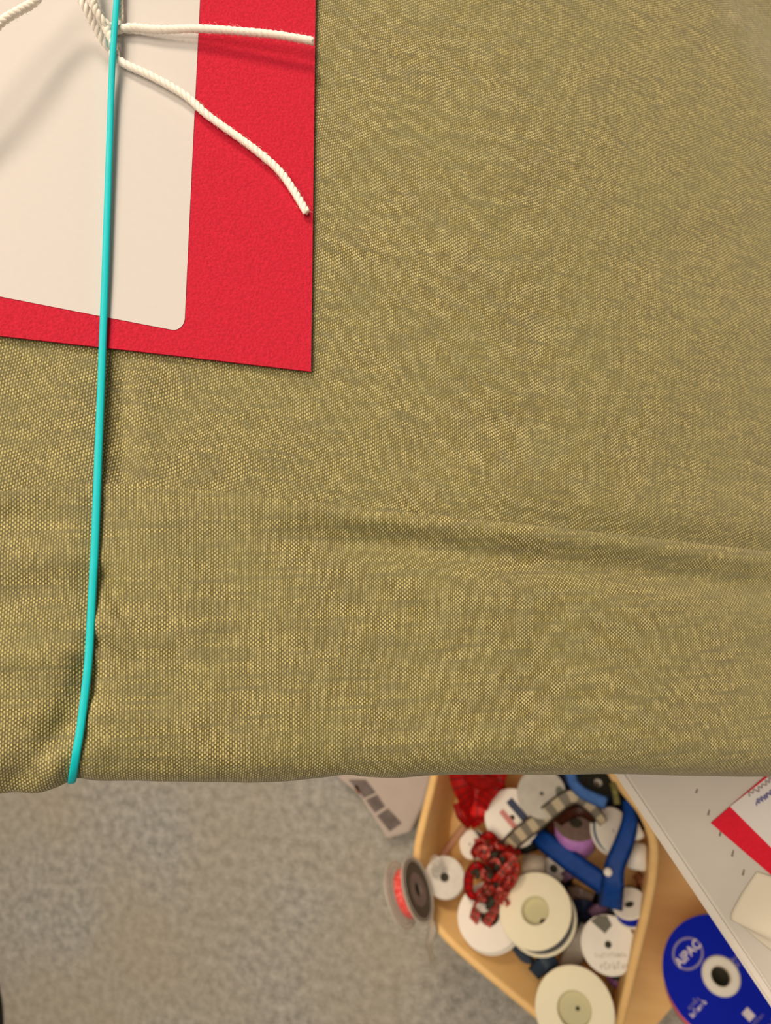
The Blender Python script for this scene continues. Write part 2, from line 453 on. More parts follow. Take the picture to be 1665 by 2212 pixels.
for k in range(61):
    y = -320 + k * (1590 + 320) / 60
    elp.append(G(interp(EL_X, y), y, el_w(y)))
for k in range(1, 12):
    th = math.pi * 0.62 * k / 11; xx = interp(EL_X, 1600 + 8 * k)
    elp.append(colpoint(xx - 1.5 * k - 0.06 * k * k, th, 0.5 - 0.03 * k))
for k in range(1, 5): elp.append(elp[-1] + (-NG_ * 1.0 - E2 * 0.08).normalized() * 0.012)
bm = bmesh.new()
ec = crom(elp, 2); tube(bm, ec, [0.00068 + 0.00017 * sstep(0, 0.6, i / len(ec)) for i in range(len(ec))], 16, 0.8, E1, sq=0.6)
o = link('elastic_band', bm, m_el); tag(o, 'thin turquoise elastic band stretched down over the card and cloth', 'elastic band')

# ------------------------------------------------------------------ white cotton twine
m_tw = mat('white_cotton', (250, 243, 232), 0.95, 0.06, 2500, spec=0.1, sheen=0.3)
twine = empty('twine_bow', T(G(245, 90, 2.5)), 'white twisted cotton twine tied in a bow behind the turquoise elastic', 'twine')
twi = twine.matrix_world.inverted()
def rope(name, pts, r, pitch, parent, inv, strands=3, fuzz=True, m=None):
    c = crom([inv @ p for p in pts], 14)
    L = [0]
    for i in range(1, len(c)): L.append(L[-1] + (c[i] - c[i - 1]).length)
    bm = bmesh.new()
    ref = NG_
    fr = []
    for i, p in enumerate(c):
        t = (c[min(i + 1, len(c) - 1)] - c[max(i - 1, 0)]).normalized()
        a = (ref - t * ref.dot(t)).normalized(); fr.append((p, a, t.cross(a)))
    for s in range(strands):
        sp = []
        for i, (p, a, b) in enumerate(fr):
            an = L[i] / pitch * 2 * math.pi + s * 2 * math.pi / strands
            sp.append(p + (a * math.cos(an) + b * math.sin(an)) * r * 0.42)
        tube(bm, sp, [r * 0.64 * (1 + 0.10 * noise.noise(Vector((L[i] * 900, s * 5, 0)))) for i in range(len(sp))], 7)
    if fuzz:
        for k in range(int(L[-1] * 1000 * 5)):
            i = random.randrange(len(fr)); p, a, b = fr[i]; an = random.uniform(0, 6.28)
            d = a * math.cos(an) + b * math.sin(an); t = a.cross(b)
            l = random.uniform(0.3, 1.0) * r
            q0 = p + d * r * 0.9; q1 = q0 + d * l * 0.5 + t * random.uniform(-1, 1) * l; q2 = q1 + d * l * 0.2 + t * random.uniform(-1, 1) * l
            tube(bm, [q0, q1, q2], [0.00002, 0.000016, 0.00001], 3)
    return link(name, bm, m or m_tw, parent)
TR = 0.00098
def P_(l): return [G(x, y, w) for x, y, w in l]
rope('tail', P_([(246, 66, 2.8), (285, 60, 3.2), (345, 64, 3.6), (430, 62, 4.4), (520, 68, 5.2), (600, 76, 5.8), (676, 89, 6.0)]), TR, 0.0042, twine, twi)
rope('tail', P_([(240, 112, 2.8), (262, 134, 3.0), (330, 166, 3.2), (400, 206, 3.3), (450, 250, 3.3), (540, 315, 3.2), (600, 366, 3.0), (634, 412, 2.9), (662, 459, 2.8)]), TR, 0.0042, twine, twi)
rope('loop', P_([(243, 105, 2.7), (228, 95, 4.2), (205, 55, 7), (180, 8, 10), (150, -40, 11), (112, -52, 12), (78, 0, 11), (40, 24, 12), (0, 50, 13), (-50, 110, 13), (-90, 200, 11), (-110, 330, 7)]), TR, 0.0042, twine, twi)
rope('loop', P_([(245, 62, 2.7), (226, 50, 4), (206, 20, 5), (195, -30, 6), (180, -110, 6), (120, -190, 5)]), TR, 0.0042, twine, twi)
rope('knot', P_([(225, 45, 2.9), (234, 75, 3.4), (244, 100, 3.4), (250, 122, 2.9)]), TR * 1.15, 0.005, twine, twi)
rope('tail', P_([(262, 42, 2.9), (261, 20, 3.0), (259, -10, 3.0), (256, -80, 3.0)]), TR * 0.6, 0.004, twine, twi)

# ------------------------------------------------------------------ second card on the table
card2 = empty('gift_card', T(at(1620, 1800, Z_T)), 'red edged card with a handwritten white label lying on the white table', 'card')
c2i = card2.matrix_world.inverted()
m_red2 = mat('red_cardstock_far', (205, 32, 52), 0.9, 0.12, 1200, spec=0.15)
slab('card_backing', [at(x, y, Z_T) for x, y in ((1535, 1776), (1656, 1672), (1980, 1560), (2100, 2120), (1665, 1888))], Z_T + 0.0006, Z_T + 0.0012, m_red2, card2, c2i)
slab('label', [at(x, y, Z_T) for x, y in ((1576, 1740), (1662, 1673), (1975, 1600), (2050, 1990), (1665, 1829))], Z_T + 0.00125, Z_T + 0.0014, m_label, card2, c2i)['label'] = 'white label with blue handwriting'
m_ink = mat('blue_ink', (112, 110, 150), 0.8, 0.1); m_ink2 = mat('grey_ink', (150, 140, 136), 0.8, 0.1)
def scrib(px, py, dx, dy, n, amp, m, nm):
    pts = []
    for i in range(n * 6 + 1):
        t = i / (n * 6); a = i / 6 * 2 * math.pi
        ux, uy = dx * t, dy * t; L = math.hypot(dx, dy)
        pts.append(at(px + ux - dy / L * amp * math.sin(a) + dx / L * amp * 0.4 * math.cos(a), py + uy + dx / L * amp * math.sin(a) + dy / L * amp * 0.4 * math.cos(a), Z_T + 0.0016))
    bm = bmesh.new(); tube(bm, [c2i @ p for p in crom(pts, 2)], 0.00022, 5, 0.35, Vector((0, 0, 1)).cross((pts[-1] - pts[0]).normalized()))
    link(nm, bm, m, card2)
rr = random.Random(3)
def hand(px, py, dx, dy, n, amp, m):
    L = math.hypot(dx, dy); ux, uy = dx / L, dy / L; pts = []
    for i in range(n + 1):
        t = i / n * L; a = amp * (1 if i % 2 else -1) * rr.uniform(0.3, 1.0) + rr.uniform(-.2, .2) * amp; b_ = rr.uniform(-0.5, 0.5) * amp * 0.5
        pts.append(at(px + ux * (t + b_) + uy * a, py + uy * (t + b_) - ux * a, Z_T + 0.0016))
    bm = bmesh.new(); tube(bm, [c2i @ p for p in crom(pts, 3)], 0.00026, 5, 0.35, Vector((0, 0, 1)).cross((pts[-1] - pts[0]).normalized()))
    link('handwriting', bm, m, card2)
hand(1618, 1718, 54, -40, 13, 7, m_ink2); hand(1632, 1737, 50, -34, 16, 5, m_ink); hand(1634, 1731, 48, -33, 14, 4, m_ink)
# ------------------------------------------------------------------ crumpled white tissue under the card
bm = bmesh.new()
prof = [[(1634, 1882, .6), (1700, 1905, .6), (1800, 1960, .5)],
        [(1600, 1932, .8), (1680, 1960, 1.6), (1790, 2000, 1.6)],
        [(1577, 1979, .6), (1660, 2008, 3.2), (1780, 2050, 3)],
        [(1590, 1990, .5), (1668, 2034, 1.6), (1790, 2090, 1.6)],
        [(1600, 1997, .4), (1672, 2056, 0.5), (1790, 2120, 1)]]
gr = []
for row in prof:
    pts = crom([at(x, y, Z_T + 0.0002) + Vector((0, 0, z / 1000)) for x, y, z in row], 6); gr.append(pts)
cols = [crom([gr[i][j] for i in range(len(gr))], 5) for j in range(len(gr[0]))]
vs = [[bm.verts.new(p) for p in c] for c in cols]
for i in range(len(vs) - 1):
    for j in range(len(vs[0]) - 1): bm.faces.new((vs[i][j], vs[i][j + 1], vs[i + 1][j + 1], vs[i + 1][j]))
m_tis = mat('white_paper_sheet', (204, 196, 178), 0.7, 0.02, 60, spec=0.25)
bmesh.ops.recalc_face_normals(bm, faces=bm.faces)
bmesh.ops.solidify(bm, geom=bm.faces[:], thickness=0.0002)
o = link('paper_sheet', bm, m_tis); tag(o, 'creased white paper sheet on the table below the red edged card', 'paper')

# ------------------------------------------------------------------ wooden bin
m_wood = bpy.data.materials.new('pale_plywood'); m_wood.use_nodes = True
g = NG(m_wood); nt = m_wood.node_tree; b = nt.nodes['Principled BSDF']
tc = nt.nodes.new('ShaderNodeTexCoord'); mp = nt.nodes.new('ShaderNodeMapping'); mp.inputs['Scale'].default_value = (6, 40, 6)
nt.links.new(tc.outputs['Object'], mp.inputs[0])
n1 = g.noise(mp.outputs[0], 3, 4)
cw = g.mix(n1, lin(246, 206, 140), lin(232, 186, 120))
nt.links.new(cw, b.inputs['Base Color']); b.inputs['Roughness'].default_value = 0.45; b.inputs['Specular IOR Level'].default_value = 0.35
ZR, ZI = 0.19, 0.09
rim_px = [(935, 1640), (922, 1700), (903, 1778), (891, 1840), (893, 1905), (915, 1975), (948, 2022), (1001, 2074), (1093, 2151), (1163, 2209), (1240, 2275), (1300, 2310), (1335, 2285), (1349, 2212), (1378, 2090), (1408, 1960), (1421, 1880), (1420, 1815), (1392, 1748), (1332, 1672), (1280, 1560), (1200, 1440), (1080, 1420), (970, 1480)]
rim0 = [at(x, y, ZR) for x, y in rim_px]
rim = crom(rim0, 5, True); rpx = crom([Vector((x, y, 0)) for x, y in rim_px], 5, True)
cen = sum(rim, Vector()) / len(rim)
bin_ = empty('wooden_bin', T(Vector((cen.x, cen.y, 0))), 'pale wooden bin full of ribbon spools on the grey carpet', 'bin')
bi = bin_.matrix_world.inverted()
def offs(ring, d):
    out = []; n = len(ring)
    for i, p in enumerate(ring):
        t = (ring[(i + 1) % n] - ring[i - 1]); nn = Vector((-t.y, t.x, 0)).normalized()
        if nn.dot(cen - p) < 0: nn = -nn
        out.append(p + nn * d)
    return out
def atz(ring, z): return [Vector((p.x, p.y, z)) for p in ring]
Xh = Vector((XC.x, XC.y, 0)).normalized(); Yh = Vector((YC.x, YC.y, 0)).normalized()
base = []
for p, q in zip(rim, rpx):
    base.append(Vector((p.x, p.y, 0)))
TH = 0.009
INNER = []
for p, p2, q in zip(offs(rim, TH + 0.006), offs(rim, TH + 0.036), rpx):
    k = sstep(905, 960, q.x) * sstep(1975, 2040, q.y) * sstep(1320, 1260, q.x)
    pp = p.lerp(p2, k); INNER.append(Vector((pp.x, pp.y, ZI)))
rings = [base, atz(rim, ZR - 0.003), atz(offs(rim, 0.001), ZR - 0.0008), atz(offs(rim, 0.003), ZR), atz(offs(rim, TH - 0.003), ZR), atz(offs(rim, TH - 0.001), ZR - 0.0008), atz(offs(rim, TH), ZR - 0.003), INNER, atz(INNER, ZI - 0.01)]
bm = bmesh.new(); rv = [[bm.verts.new(bi @ p) for p in r_] for r_ in rings]
n = len(rim)
for i in range(len(rv) - 1):
    for k in range(n): bm.faces.new((rv[i][k], rv[i][(k + 1) % n], rv[i + 1][(k + 1) % n], rv[i + 1][k]))
bmesh.ops.recalc_face_normals(bm, faces=bm.faces)
link('side_wall', bm, m_wood, bin_)
Z_B = 0.02
board = [at(x, y, Z_B) for x, y in ((1340, 2300), (1386, 2248), (1422, 2210), (1462, 2163), (1560, 2040), (1640, 1930), (1620, 1830), (1500, 1720), (1380, 1640), (1330, 1690))]
# the board starts just outside the bin wall
lft = [Vector((p.x, p.y, 0)) for p, q in zip(offs(rim, -0.0015), rpx) if q.x > 1296 and 1690 < q.y < 2330]
lft.sort(key=lambda p: -p.dot(Yh))
slab('base_board', [Vector((p.x, p.y, 0)) for p in board[0:9]] + lft, 0.0, Z_B, m_wood, bin_, bi, 0.0)
slab('bottom_panel', INNER, ZI - 0.006, ZI, m_wood, bin_, bi)

# ------------------------------------------------------------------ spools
def frame(px, py, z, tx, ty, roll=0.0):
    p = at(px, py, z); v = (CAM - p).normalized()
    nrm = (v + XC * tx + YC * ty).normalized()
    x = (XC - nrm * XC.dot(nrm)).normalized(); y = nrm.cross(x)
    if roll:
        x, y = x * math.cos(roll) + y * math.sin(roll), y * math.cos(roll) - x * math.sin(roll)
    m = Matrix((x, y, nrm)).transposed().to_4x4(); m.translation = p
    return m, depth_of(p) / F
def lathe(name, prof, m, parent, seg=48, smooth=True, closed=True, off=(0, 0)):
    bm = bmesh.new(); rings = []
    for r, z in prof:
        rings.append([bm.verts.new((off[0] + r * math.cos(2 * math.pi * k / seg), off[1] + r * math.sin(2 * math.pi * k / seg), z)) for k in range(seg)])
    N = len(prof)
    for i in range(N if closed else N - 1):
        j = (i + 1) % N
        for k in range(seg): bm.faces.new((rings[i][k], rings[i][(k + 1) % seg], rings[j][(k + 1) % seg], rings[j][k]))
    bmesh.ops.recalc_face_normals(bm, faces=bm.faces)
    o = link(name, bm, m, parent, smooth)
    for p in o.data.polygons: p.use_smooth = abs(p.normal.z) < 0.93
    return o
def ring_prof(R_, r_, z1, th, bev=0.0006):
    return [(r_, z1), (R_ - bev, z1), (R_ - bev * 0.3, z1 - bev * 0.3), (R_, z1 - bev), (R_, z1 - th + bev), (R_ - bev, z1 - th), (r_, z1 - th)]
m_cream = mat('cream_plastic', (252, 244, 214), 0.5, 0.02, 80)
m_cup = mat('shaded_hub_plastic', (206, 200, 160), 0.5, 0.03, 80)  # opaque; recess shade is put into this darker, greener colour
m_white = mat('white_plastic', (248, 242, 230), 0.5, 0.03, 80)
m_grey = mat('greyish_plastic', (205, 198, 186), 0.5, 0.12, 90)
m_hole = mat('dark_core', (60, 56, 44), 0.8, 0.1)
m_navy = mat('navy_ribbon', (28, 44, 82), 0.45, 0.2, 120)
m_blue = mat('royal_blue_ribbon', (26, 94, 196), 0.5, 0.2, 150)
m_deep = mat('cobalt_blue', (0, 30, 185), 0.65, 0.05, 150, spec=0.15)
m_lblue = mat('light_blue_ribbon', (112, 165, 245), 0.5, 0.15, 150)
m_lilac = mat('lilac_satin', (205, 140, 220), 0.25, 0.15, 150, spec=0.7)
m_mauve = mat('mauve_ribbon', (150, 112, 148), 0.5, 0.2, 150)
m_brown = mat('brown_ribbon', (92, 44, 24), 0.4, 0.3, 150)
m_smoke = mat('smoky_film', (150, 128, 118), 0.3, 0.2, 150, alpha=0.75)
m_clear = mat('clear_plastic', (228, 224, 216), 0.2, 0.05, 150, spec=0.8, alpha=0.34)
m_frost = mat('frosted_plastic', (214, 208, 196), 0.35, 0.12, 120, spec=0.5, alpha=0.88)
m_black = mat('black_ribbon', (38, 38, 30), 0.6, 0.3, 150)
m_gold = mat('gold_ribbon', (190, 150, 90), 0.35, 0.2, 150)
m_ygreen = mat('yellow_green_ribbon', (176, 172, 104), 0.5, 0.2, 150)
m_red_r = mat('red_ribbon', (205, 24, 20), 0.5, 0.35, 260)
m_steel = mat('steel_blue_ribbon', (96, 112, 136), 0.4, 0.15, 120)
m_copper = mat('copper_ribbon', (178, 110, 70), 0.4, 0.2, 120)
m_pink = mat('pink_ribbon', (240, 110, 128), 0.45, 0.1, 150)
m_bead = mat('white_bead', (240, 232, 224), 0.3, 0.02)
PLAID = stripe_mat('red_plaid', (240, 56, 44), [(0.5, 0.2, (110, 100, 84), 'u', 12.0), (0.15, 0.14, (240, 160, 150), 'u', 12.0), (0.5, 0.12, (110, 100, 84), 'v', 1.0), (0.22, 0.10, (240, 120, 110), 'v', 1.0), (0.8, 0.10, (190, 30, 30), 'v', 1.0)])
PLAID2 = stripe_mat('crimson_plaid', (214, 14, 12), [(0.5, 0.16, (110, 30, 28), 'u', 9.0), (0.5, 0.10, (120, 28, 26), 'v', 0.5)])
CHECK = stripe_mat('sheer_check', (168, 160, 144), [(0.5, 0.5, (238, 226, 196), 'u', 19.0), (0.06, 0.12, (140, 134, 120), 'v', 1.0), (0.94, 0.12, (140, 134, 120), 'v', 1.0)])

def spool(label, px, py, z, rp, tx, ty, th_mm, m_fl, m_rib, rib=0.88, hole=0.16, recess=None, fl=1.2, cat='ribbon spool', name='ribbon_spool', group=None, sidehole=None, seg=48, m_back=None, low=1.0):
    M, s = frame(px, py, z, tx, ty)
    e = empty(name, M, label, cat, group)
    Rr = rp * s; t = th_mm / 1000; f = fl / 1000
    if recess:
        rr, dp, hr = recess[0] * Rr, recess[1] / 1000, recess[2] * Rr
        prof = [(hr, -dp), (rr * 0.94, -dp), (rr, -dp * 0.85), (rr, -0.0008), (rr + 0.0008, 0), (Rr - 0.0006, 0), (Rr, -0.0006), (Rr, -f + 0.0004), (Rr - 0.0004, -f), (rr + 0.001, -f), (rr + 0.001, -dp - f), (hr, -dp - f)]
        lathe('flange', prof[3:-2], m_fl, e, seg)
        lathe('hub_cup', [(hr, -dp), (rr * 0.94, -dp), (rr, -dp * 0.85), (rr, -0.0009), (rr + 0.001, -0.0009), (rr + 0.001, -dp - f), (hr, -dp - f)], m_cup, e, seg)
        core_r = max(rr + 0.0015, 0.3 * Rr)
        lathe('core', ring_prof(hr, 0.00001, -dp - f * 0.7, 0.0006, 0.0001), m_hole, e, 20)
    else:
        hr = hole * Rr
        lathe('flange', ring_prof(Rr, hr, 0, f), m_fl, e, seg)
        core_r = max(hr * 1.05, 0.22 * Rr)
        lathe('core', [(hr * 0.98, -f), (core_r, -f), (core_r, -t + f), (hr * 0.98, -t + f)], m_fl, e, 24)
        lathe('core', ring_prof(hr * 0.97, 0.00001, -f * 1.6, 0.0005, 0.0001), m_hole, e, 20)
    lathe('flange', ring_prof(Rr * low, hr if not recess else core_r, -t + f, f), m_back or m_fl, e, seg)
    if m_rib:
        lathe('ribbon', ring_prof(rib * Rr, core_r * 1.01, -f * 1.05, t - 2.1 * f, 0.0004), m_rib, e, seg)
    if sidehole:
        sx, sy, sr, dz = sidehole
        bm = bmesh.new(); bmesh.ops.create_circle(bm, cap_ends=True, radius=sr * Rr, segments=16, matrix=T(Vector((sx * Rr, sy * Rr, dz / 1000))))
        link('peg_hole', bm, m_hole, e)
    return e, Rr
def mark(parent, Rr, pts, dz, m, name='printed_mark'):
    bm = bmesh.new(); vs = [bm.verts.new((x * Rr, y * Rr, dz)) for x, y in pts]
    lo = [bm.verts.new((x * Rr, y * Rr, dz - 0.00015)) for x, y in pts]
    k = len(vs); bm.faces.new(vs); bm.faces.new(list(reversed(lo)))
    for i in range(k): bm.faces.new((lo[i], lo[(i + 1) % k], vs[(i + 1) % k], vs[i]))
    bmesh.ops.recalc_face_normals(bm, faces=bm.faces)
    return link(name, bm, m, parent, False)
def fine_print(parent, x, y, length, hgt, rot, m, name='fine_print'):
    """a line of unreadably small print: a row of uneven strokes"""
    rr = random.Random(int(abs(x * 1e5) + abs(y * 1e5)))
    bm = bmesh.new(); u = -length / 2
    while u < length / 2:
        w_ = rr.uniform(0.10, 0.22) * hgt; h_ = hgt * rr.choice((0.62, 0.66, 0.95, 1.0))
        kind = rr.random()
        segs = [(u, -hgt * 0.4, w_, h_)]
        if kind < 0.5: segs.append((u, -hgt * 0.4 + h_ - 0.16 * hgt, hgt * 0.4, 0.16 * hgt))
        if 0.3 < kind < 0.8: segs.append((u, -hgt * 0.4, hgt * 0.4, 0.16 * hgt))
        if kind > 0.6: segs.append((u + hgt * 0.32, -hgt * 0.4, w_, 0.62 * hgt))
        for (a, b_, c_, d_) in segs:
            vs = [bm.verts.new((a + p * c_, b_ + q * d_, 0)) for p, q in ((0, 0), (1, 0), (1, 1), (0, 1))]
            bm.faces.new(vs)
        u += hgt * rr.uniform(0.55, 0.75)
    o = link(name, bm, m, parent, False)
    o.matrix_local = T(Vector((x, y, 0.0003))) @ Matrix.Rotation(rot, 4, 'Z')
    return o
def text(parent, s, x, y, size, rot, m, dz=0.0003, name='lettering', bold=0.0):
    cu = bpy.data.curves.new(name, 'FONT'); cu.body = s; cu.size = size; cu.align_x = 'CENTER'; cu.align_y = 'CENTER'
    cu.extrude = 0.00005; cu.offset = bold
    tmp = bpy.data.objects.new(name, cu); COL.objects.link(tmp)
    bpy.context.view_layer.update()
    me = bpy.data.meshes.new_from_object(tmp.evaluated_get(bpy.context.evaluated_depsgraph_get()))
    bpy.data.objects.remove(tmp); bpy.data.curves.remove(cu)
    me.materials.clear(); me.materials.append(m)
    o = bpy.data.objects.new(name, me); COL.objects.link(o); o.parent = parent
    o.matrix_local = T(Vector((x, y, dz))) @ Matrix.Rotation(rot, 4, 'Z')
    return o

# --- the three big pale spools
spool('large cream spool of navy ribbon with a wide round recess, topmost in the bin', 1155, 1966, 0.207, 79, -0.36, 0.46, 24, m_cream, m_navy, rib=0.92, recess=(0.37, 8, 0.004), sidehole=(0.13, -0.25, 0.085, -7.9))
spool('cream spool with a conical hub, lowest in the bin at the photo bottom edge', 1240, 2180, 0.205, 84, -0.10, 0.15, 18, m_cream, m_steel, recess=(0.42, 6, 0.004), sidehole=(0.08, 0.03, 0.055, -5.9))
spool('white spool half covered by the red plaid bow, left of the large cream spool', 1057, 1978, 0.179, 71, -0.28, 0.42, 13, m_white, m_navy, rib=0.86, hole=0.3)
# --- logo spool
e, Rr = spool('cream spool with a navy bar and pink lettering, behind the red plaid bow', 1106, 1766, 0.180, 60, -0.15, 0.10, 15, m_white, m_red_r, hole=0.10)
a_ = math.radians(-51)
def rot_rect(cx, cy, l, w_, an):
    return [(cx + l * u * math.cos(an) - w_ * v * math.sin(an), cy + l * u * math.sin(an) + w_ * v * math.cos(an)) for u, v in ((-.5, -.5), (.5, -.5), (.5, .5), (-.5, .5))]
mark(e, Rr, rot_rect(0.22, 0.24, 0.92, 0.27, a_), 0.0003, m_navy)
m_pinkink = mat('pink_ink', (214, 138, 130), 0.6, 0.1)
mark(e, Rr, rot_rect(-0.13, -0.07, 0.8, 0.2, a_), 0.0003, m_pinkink)
# --- greyish spool above it
e, Rr = spool('greyish white spool with a dark smudge, partly behind the sheer checked ribbon', 1170, 1714, 0.203, 52, 0.05, 0.15, 14, m_grey, m_ygreen, hole=0.08)
mark(e, Rr, [(0.72 + 0.16 * math.cos(k * .7), 0.05 + 0.24 * math.sin(k * .7)) for k in range(9)], 0.0003, mat('grey_green_ink', (120, 122, 104), 0.6, 0.1))

# --- ribbons
def ribbon(label, pts, wpx, m, twist=None, name='ribbon', cat='ribbon', parent=None, group=None, th=0.0003, nb=8, inv=None):
    """strip along (px, py, z); twist[i] tilts the width direction away from the image plane"""
    P = crom([at(x, y, z) for x, y, z in pts], nb)
    tw = twist or [0] * len(pts); N = len(P)
    inv_ = inv or Matrix()
    bm = bmesh.new(); uvl = bm.loops.layers.uv.new('UVMap'); rows = []; L = 0; Ls = []
    for i, p in enumerate(P):
        t = (P[min(i + 1, N - 1)] - P[max(i - 1, 0)]).normalized(); v = (CAM - p).normalized()
        side = t.cross(v).normalized()
        k = i / nb; i0 = min(int(k), len(pts) - 1); i1 = min(i0 + 1, len(pts) - 1); a = tw[i0] + (tw[i1] - tw[i0]) * (k - i0)
        up_ = side.cross(t).normalized()
        d = side * math.cos(a) + up_ * math.sin(a); nrm = t.cross(d)
        wv = (wpx[i0] + (wpx[i1] - wpx[i0]) * (k - i0)) if isinstance(wpx, list) else wpx
        hw = wv * depth_of(p) / F / 2
        if i: L += (p - P[i - 1]).length * 1000
        Ls.append(L)
        row = []
        for u in (-1, -0.5, 0, 0.5, 1):
            row.append(bm.verts.new(inv_ @ (p + d * hw * u - nrm * (0.0004 * u * u))))
        rows.append(row)
    for i in range(N - 1):
        for j in range(4):
            f = bm.faces.new((rows[i][j], rows[i][j + 1], rows[i + 1][j + 1], rows[i + 1][j]))
            for l, (a, b_) in zip(f.loops, ((i, j), (i, j + 1), (i + 1, j + 1), (i + 1, j))): l[uvl].uv = (Ls[a], b_ / 4)
    bmesh.ops.solidify(bm, geom=bm.faces[:], thickness=th)
    o = link(name, bm, m, parent)
    if parent is None: tag(o, label, cat, group)
    return o
ribbon('sheer grey ribbon with cream squares curving over the greyish spool', [(1092, 1834, .190), (1120, 1806, .198), (1160, 1775, .206), (1200, 1742, .212), (1238, 1720, .213), (1275, 1742, .208), (1304, 1778, .198)], [34, 36, 36, 34, 32, 26, 20], CHECK)
ribbon('light blue ribbon curling at the back of the bin beside the black roll', [(1230, 1655, .212), (1236, 1688, .218), (1260, 1714, .220), (1310, 1736, .214)], 27, m_lblue, [0.2, 0.5, 0.3, 0])
ribbon('dark navy ribbon tucked behind the light blue ribbon', [(1205, 1660, .168), (1222, 1690, .172), (1240, 1715, .172)], 26, m_navy)
ribbon('long royal blue ribbon running diagonally across the bin contents', [(1142, 1788, .158), (1175, 1816, .182), (1240, 1866, .190), (1300, 1908, .194), (1336, 1936, .186)], [34, 44, 46, 46, 52], m_blue)
ribbon('darker blue ribbon hanging down beside the right wall of the bin', [(1352, 1728, .178), (1360, 1770, .187), (1348, 1820, .192), (1328, 1870, .198), (1322, 1920, .202), (1318, 1962, .190)], [18, 34, 40, 42, 48, 50], m_blue, [0.3, 0.2, 0.1, 0, 0, 0])
ribbon('brown ribbon looped over the lilac spool', [(1186, 1797, .178), (1212, 1768, .186), (1252, 1752, .190), (1284, 1772, .186)], [22, 24, 24, 16], m_brown, [0.2, 0.1, 0, 0])
spool('smoky spool wound with shiny lilac ribbon under the brown ribbon loop', 1244, 1776, 0.178, 47, 0.10, 1.15, 30, m_smoke, m_lilac, rib=0.97, hole=0.3, fl=0.8)
spool('white oval-looking spool tilted left of the darker blue ribbon', 1326, 1794, 0.180, 48, 0.75, 0.1, 10, m_white, m_steel, hole=0.08)
spool('small frosted spool under the long royal blue ribbon', 1196, 1876, 0.150, 26, 0.1, 0.2, 14, m_frost, m_smoke, rib=0.8, hole=0.34, seg=32)
# black roll with yellow green ribbon at the back
def roll(label, px, py, z, rp, tx, ty, len_mm, m, cat='ribbon roll', core=0.3):
    M, s = frame(px, py, z, tx, ty); e = empty('ribbon_roll', M, label, cat); Rr = rp * s; t = len_mm / 1000
    lathe('wound_ribbon', ring_prof(Rr, core * Rr, 0, t, 0.0015), m, e, 40)
    lathe('core', ring_prof(core * Rr * 0.98, core * Rr * 0.8, -0.001, t - 0.002, 0.0003), m_grey, e, 24)
    return e
roll('black roll of ribbon at the back of the bin', 1292, 1690, 0.188, 31, 0.3, 0.5, 16, m_black)
ribbon('short yellow green ribbon end beside the black roll', [(1322, 1690, .190), (1328, 1712, .196), (1333, 1738, .190)], 14, m_ygreen)
# red plaid roll at the back left, lying on its side
M, s = frame(1046, 1768, 0.160, 0.05, -2.2)
e = empty('ribbon_roll', M, 'wide roll of crimson plaid ribbon at the back left of the bin', 'ribbon roll')
bm = bmesh.new(); uvl = bm.loops.layers.uv.new('UVMap'); seg = 40; RR = 48 * s
rows = []
for (r_, z_) in ((0.3 * RR, 0), (RR - 0.002, 0), (RR, -0.002), (RR, -0.07), (RR - 0.002, -0.072), (0.3 * RR, -0.072)):
    rows.append([bm.verts.new((r_ * math.cos(2 * math.pi * k / seg), r_ * math.sin(2 * math.pi * k / seg), z_)) for k in range(seg)])
for i in range(len(rows)):
    j = (i + 1) % len(rows)
    for k in range(seg):
        f = bm.faces.new((rows[i][k], rows[i][(k + 1) % seg], rows[j][(k + 1) % seg], rows[j][k]))
        for l, (a, b_) in zip(f.loops, ((i, k), (i, k + 1), (j, k + 1), (j, k))):
            l[uvl].uv = (b_ / seg * 2 * math.pi * RR * 1000, [0, 0.02, 0.05, 0.95, 0.98, 1][a])
bmesh.ops.recalc_face_normals(bm, faces=bm.faces)
link('wound_ribbon', bm, PLAID2, e)
ri = M.inverted()
ribbon('', [(985, 1655, .186), (996, 1700, .194), (1014, 1742, .182), (1030, 1786, .172)], [42, 38, 36, 20], PLAID2, [0.3, 0.1, 0.5, 0.2], name='loose_end', parent=e, inv=ri)
ribbon('', [(1076, 1655, .184), (1066, 1690, .192), (1044, 1728, .184), (1034, 1776, .172)], [46, 40, 34, 20], PLAID2, [-0.3, 0.3, -0.4, 0.1], name='loose_end', parent=e, inv=ri)
ribbon('', [(1010, 1672, .192), (1040, 1694, .200), (1076, 1686, .192)], [26, 30, 22], m_red_r, [0.2, 0.5, 0.2], name='loose_end', parent=e, inv=ri)
ribbon('short red ribbon tail below the crimson plaid roll', [(985, 1735, .150), (996, 1762, .156), (1016, 1786, .150)], [14, 20, 16], m_red_r)
# red plaid bow
bow = empty('plaid_bow', T(at(1062, 1880, .18)), 'crumpled red plaid ribbon bow left of the large cream spool', 'bow')
bwi = bow.matrix_world.inverted()
loops = [
 [(1062, 1890, .180), (1030, 1870, .192), (1012, 1900, .186), (1020, 1935, .180), (1055, 1930, .180)],
 [(1060, 1885, .184), (1090, 1850, .206), (1112, 1862, .208), (1108, 1900, .200), (1085, 1925, .190), (1062, 1935, .182)],
 [(1040, 1955, .180), (1065, 1915, .200), (1090, 1880, .212), (1112, 1858, .206)],
 [(1020, 1850, .180), (1040, 1815, .196), (1062, 1808, .200), (1070, 1840, .194), (1060, 1880, .184)],
 [(1062, 1890, .186), (1045, 1930, .194), (1030, 1965, .192), (1022, 1990, .178)],
 [(1058, 1895, .186), (1075, 1940, .194), (1062, 1975, .188), (1045, 2004, .176)],
 [(1075, 1835, .182), (1105, 1835, .190), (1118, 1850, .182)],
 [(1066, 1870, .186), (1040, 1850, .196), (1030, 1830, .190)],
]
